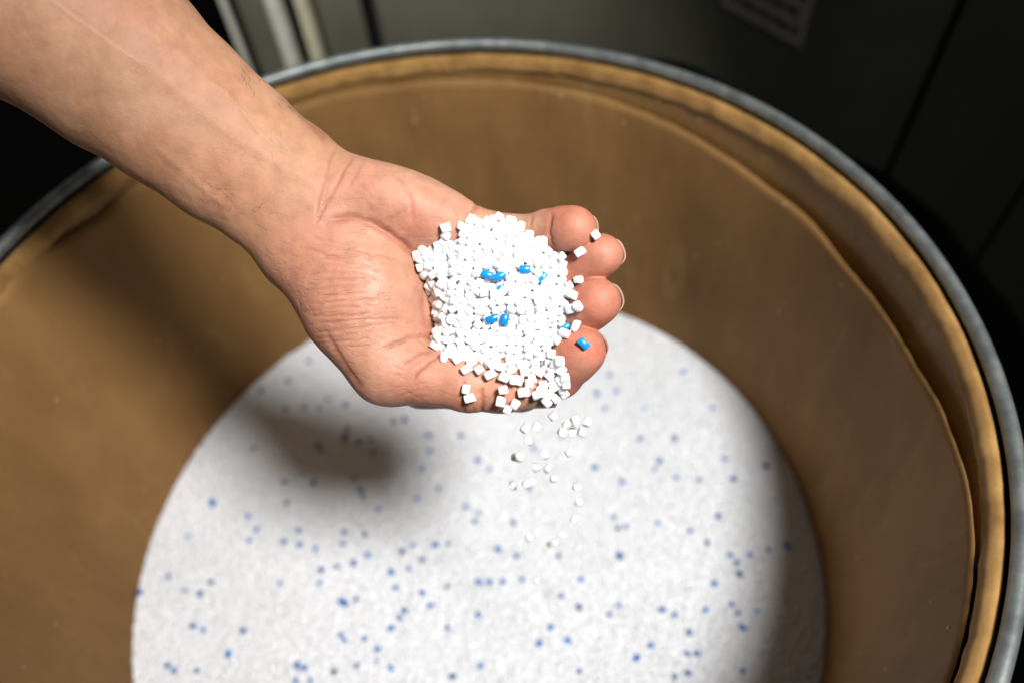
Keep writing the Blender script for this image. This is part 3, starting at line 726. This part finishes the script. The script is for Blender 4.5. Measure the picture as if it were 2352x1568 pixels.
# height of the skin over the palm, on a grid of spots
GS = 6; gxn, gyn = int(480 / GS), int(560 / GS); HW = np.full((gxn, gyn), -60.)
ii = np.clip(((PX - 930) / GS).astype(int), 0, gxn - 1); jj = np.clip(((PY - 440) / GS).astype(int), 0, gyn - 1)
okk = (PX > 930) & (PX < 1410) & (PY > 440) & (PY < 1000) & (nrm_[:, 2] > 0)
np.maximum.at(HW, (ii[okk], jj[okk]), co[okk, 2])
for _ in range(3):   # fill small holes
    nb = np.maximum.reduce([np.roll(HW, 1, 0), np.roll(HW, -1, 0), np.roll(HW, 1, 1), np.roll(HW, -1, 1)]); HW = np.where(HW < -59, nb, HW)
HB = np.maximum(HW, -30)
for _ in range(26): HB = (HB + np.roll(HB, 1, 0) + np.roll(HB, -1, 0) + np.roll(HB, 1, 1) + np.roll(HB, -1, 1)) / 5
def skin_b(x, y): return HB[np.clip(((x - 930) / GS).astype(int), 0, gxn - 1), np.clip(((y - 440) / GS).astype(int), 0, gyn - 1)]
def skin_w(x, y): return HW[np.clip(((x - 930) / GS).astype(int), 0, gxn - 1), np.clip(((y - 440) / GS).astype(int), 0, gyn - 1)]
def px_of(p): d = 325 - p[:, 2]; return 1176 + p[:, 0] / d * FPX, 784 - p[:, 1] / d * FPX
def top_w(x, y):
    e = edge_dist(x, y, OP); base = skin_w(x, y)
    dome = 7.5 - 7 * ((x - 1160) / 200) ** 2 - 6.5 * ((y - 665) / 190) ** 2
    dome = np.maximum(dome, skin_b(x, y) + 2.5)
    rim_ = np.maximum(base, skin_b(x, y)) + 2.2 + e * .7
    return np.maximum(np.minimum(dome, rim_), base + 2.)
rs = np.random.RandomState(21)
pk = 3.5
pu = []
lo_ = J(940, 900, -40); hi_ = J(1350, 480, 15)
gx_, gy_, gz_ = np.meshgrid(np.arange(lo_[0], hi_[0] + 10, pk), np.arange(lo_[1], hi_[1] + 4, pk * .9), np.arange(-32, 14, pk * .86), indexing='ij')
C_ = np.stack([gx_.ravel(), gy_.ravel(), gz_.ravel()], 1) + rs.uniform(-1, 1, (gx_.size, 3))
def bounds(p):
    x, y = px_of(p); return inside(x, y, OP), skin_w(x, y) + 1.7, top_w(x, y)
i_, b_, t_ = bounds(C_); C_ = C_[i_ & (C_[:, 2] > b_ - .5) & (C_[:, 2] < t_ + .6) & (C_[:, 2] > t_ - 12)]
for it in range(30):
    D2 = C_[:, None, :] - C_[None]; dd = np.sqrt((D2 ** 2).sum(-1)) + np.eye(len(C_)) * 99
    ov = np.maximum(3.5 - dd, 0) / dd; push = (D2 * ov[:, :, None]).sum(1) * .25
    C_ = C_ + np.clip(push, -.6, .6); x, y = px_of(C_); bw = skin_w(x, y) + 1.6; tw = np.maximum(top_w(x, y), bw + .1)
    C_[:, 2] = np.clip(C_[:, 2], bw, tw)
# which ones show
x, y = px_of(C_); rsz = 1.7 / (325 - C_[:, 2]) * FPX
vis = np.zeros(len(C_)); order = np.argsort(-C_[:, 2]); BUF = np.zeros((480, 520), bool)
for i in order:
    xi, yi, r_ = int(x[i] - 930), int(y[i] - 440), int(rsz[i]); x0_, x1_, y0_, y1_ = max(0, xi - r_), xi + r_, max(0, yi - r_), yi + r_
    s = BUF[x0_:x1_, y0_:y1_]; vis[i] = (~s).sum(); BUF[x0_:x1_, y0_:y1_] = True
rp = random.Random(31)
def Wp(p): return tuple(to_world(np.array(p, float)))
# pellets one can name: blue ones in the heap, strays on the fingers and thumb
blues = [((1119, 631, .6), 'blue pellet in the heap, left one of the touching upper pair', 155, 0), ((1147, 635, .8), 'blue pellet in the heap, right one of the touching upper pair', 30, 1),
         ((1206, 619, 1.), 'blue pellet lying flat in the upper right of the heap', 0, 2), ((1247, 640, -.9), 'blue pellet half buried near the ring fingertip side of the heap', 60, 3),
         ((1151, 668, -2.4), 'blue pellet almost buried at the centre of the heap', 130, 4), ((1130, 733, .6), 'blue pellet with a bright streak in the lower middle of the heap', 12, 0),
         ((1159, 734, .9), 'upright blue pellet in the lower middle of the heap', 82, 2), ((1297, 752, -1.2), 'dark blue pellet wedged between heap and middle fingertip', 40, 1)]
from mathutils import Quaternion
CQ = M.to_3x3().to_quaternion()
def lay(ang_deg, tilt=0.):   # long axis lying in the picture's plane at this angle
    z_ = Vector((math.cos(math.radians(ang_deg)), math.sin(math.radians(ang_deg)), tilt)).normalized()
    return CQ @ z_.to_track_quat('Z', 'Y')
taken = []
for k, ((x_, y_, dz), lb, an, mi) in enumerate(blues):
    w_ = float(top_w(np.array([x_ * 1.]), np.array([y_ * 1.]))[0]) + dz + .5
    p = J(x_, y_, w_); taken.append(p); put('blue_pellet', BB[mi % 3], Wp(p), lay(an), lb, 'pellet')
keep = np.ones(len(C_), bool)
for k, t in enumerate(taken):
    d_ = np.hypot(C_[:, 0] - t[0], C_[:, 1] - t[1]); keep &= ~((d_ < (2.6 if blues[k][0][2] > 0 else 1.0 if blues[k][0][2] > -2 else 0)) & (C_[:, 2] > t[2] - 2.4))
ids = [i for i in np.argsort(-vis) if keep[i]]
NI = 290
for n_, i in enumerate(ids[:NI]):
    put('white_pellet', WM[n_ % 20], Wp(C_[i]), flat_rot(rp), 'white plastic pellet in the heap resting in the palm', 'pellet', 'white pellets heaped in the palm')
rest = np.array([C_[i] for i in ids[NI:] if C_[i][2] > -60])
if len(rest):
    V, q4, cp = join_pellets(to_world(rest), 9, 10)
    o = bpy.data.objects.new('buried_pellets', fast_mesh('buried_pellets', V, [q4, cp], M_WHITE)); COL.objects.link(o)
    setp(o, 'white pellets packed underneath the top of the heap in the palm', 'pellets', kind='stuff')
print('heap', len(C_), 'vis', (vis > 30).sum())
def on_skin(x_, y_, up=1.7):
    s = surf_at(x_, y_); return s[0] + s[1] * up if s is not None else J(x_, y_, 0)
q_ = on_skin(1339, 791); put('blue_pellet', BB[0], Wp(q_), lay(-50), 'blue pellet lying alone on the index fingertip', 'pellet')
sk = np.array(J(1368, 540, 11.5)); put('white_pellet', WM[2], Wp(sk), lay(38), 'square white pellet perched between the little and ring fingertips', 'pellet')
sk = np.array(J(1332, 579, 8.0)); put('white_pellet', WM[5], Wp(sk), lay(35), 'oval white pellet in the gap below the little fingertip', 'pellet')
q_ = on_skin(1084, 507, 2.2); put('white_pellet', WM[4], Wp(q_), lay(60), 'white pellet at the top edge of the heap, beside the little finger crease', 'pellet')
q_ = on_skin(1071, 845); put('white_pellet', WM[5], Wp(q_), lay(35), 'oval white pellet alone on the thumb just below the heap', 'pellet')
q_ = on_skin(1063, 897); put('white_pellet', WM[1], Wp(q_), lay(80), 'white pellet on the thumb knuckle, upper one of a touching pair', 'pellet')
q_ = on_skin(1080, 916); put('white_pellet', WM[3], Wp(q_), lay(20), 'white pellet on the thumb knuckle, lower one of a touching pair', 'pellet')
SP = [(1101,849),(1126,859),(1158,865),(1192,873),(1130,838),(1150,842),(1222,868),(1175,848),(1205,852),(1240,855),(1262,862),(1285,872),(1290,850),(1275,835),(1248,884),(1270,886),(1298,868),(1156,895),(1203,900),(1232,907),
      (1262,905),(1290,892),(1150,922),(1183,928),(1166,940),(1255,922),(1276,915),(1296,905),(1243,900),(1215,880),(1180,872),(1300,880),(1286,828),(1268,850)]
for k, (x_, y_) in enumerate(SP):
    s = surf_at(x_, y_); w_ = (s[0][2] + 2.0 + rp.uniform(0, 1.2)) if s is not None else -2.
    if k > 16: w_ += 1.2
    put('white_pellet', WM[(k * 3) % 10], Wp(J(x_, y_, w_)), lay(rp.uniform(0, 180), rp.uniform(-.5, .5)), 'white pellet spilling over the thumb at the lower edge of the heap', 'pellet', 'white pellets spilling over the thumb')
# falling pellets: they drop straight down from the edge of the hand
edge_pts = [to_world(J(x_, y_, w_)) for (x_, y_, w_) in ((1150, 945, -4), (1185, 950, -4), (1215, 945, -3), (1245, 942, -3), (1270, 930, -3), (1290, 918, -4), (1300, 905, -6))]
rf = random.Random(17)
drops = [.005, .008, .011, .015, .018, .022, .026, .031, .036, .042, .048, .055, .062, .07, .078, .087, .097, .11, .125, .14, .16, .18, .205, .23, .26]
for k, dz in enumerate(drops + [.006, .013, .02, .028, .039, .052]):
    p = edge_pts[rf.randrange(len(edge_pts))]; sp_ = .003 + .05 * dz
    put('white_pellet', WM[k % 10], (p[0] + .002 + rf.gauss(0, sp_), p[1] - .004 + rf.gauss(0, sp_), p[2] - dz), rand_rot(rf), 'white pellet falling through the air between the hand and the drum', 'pellet', 'white pellets falling into the drum')
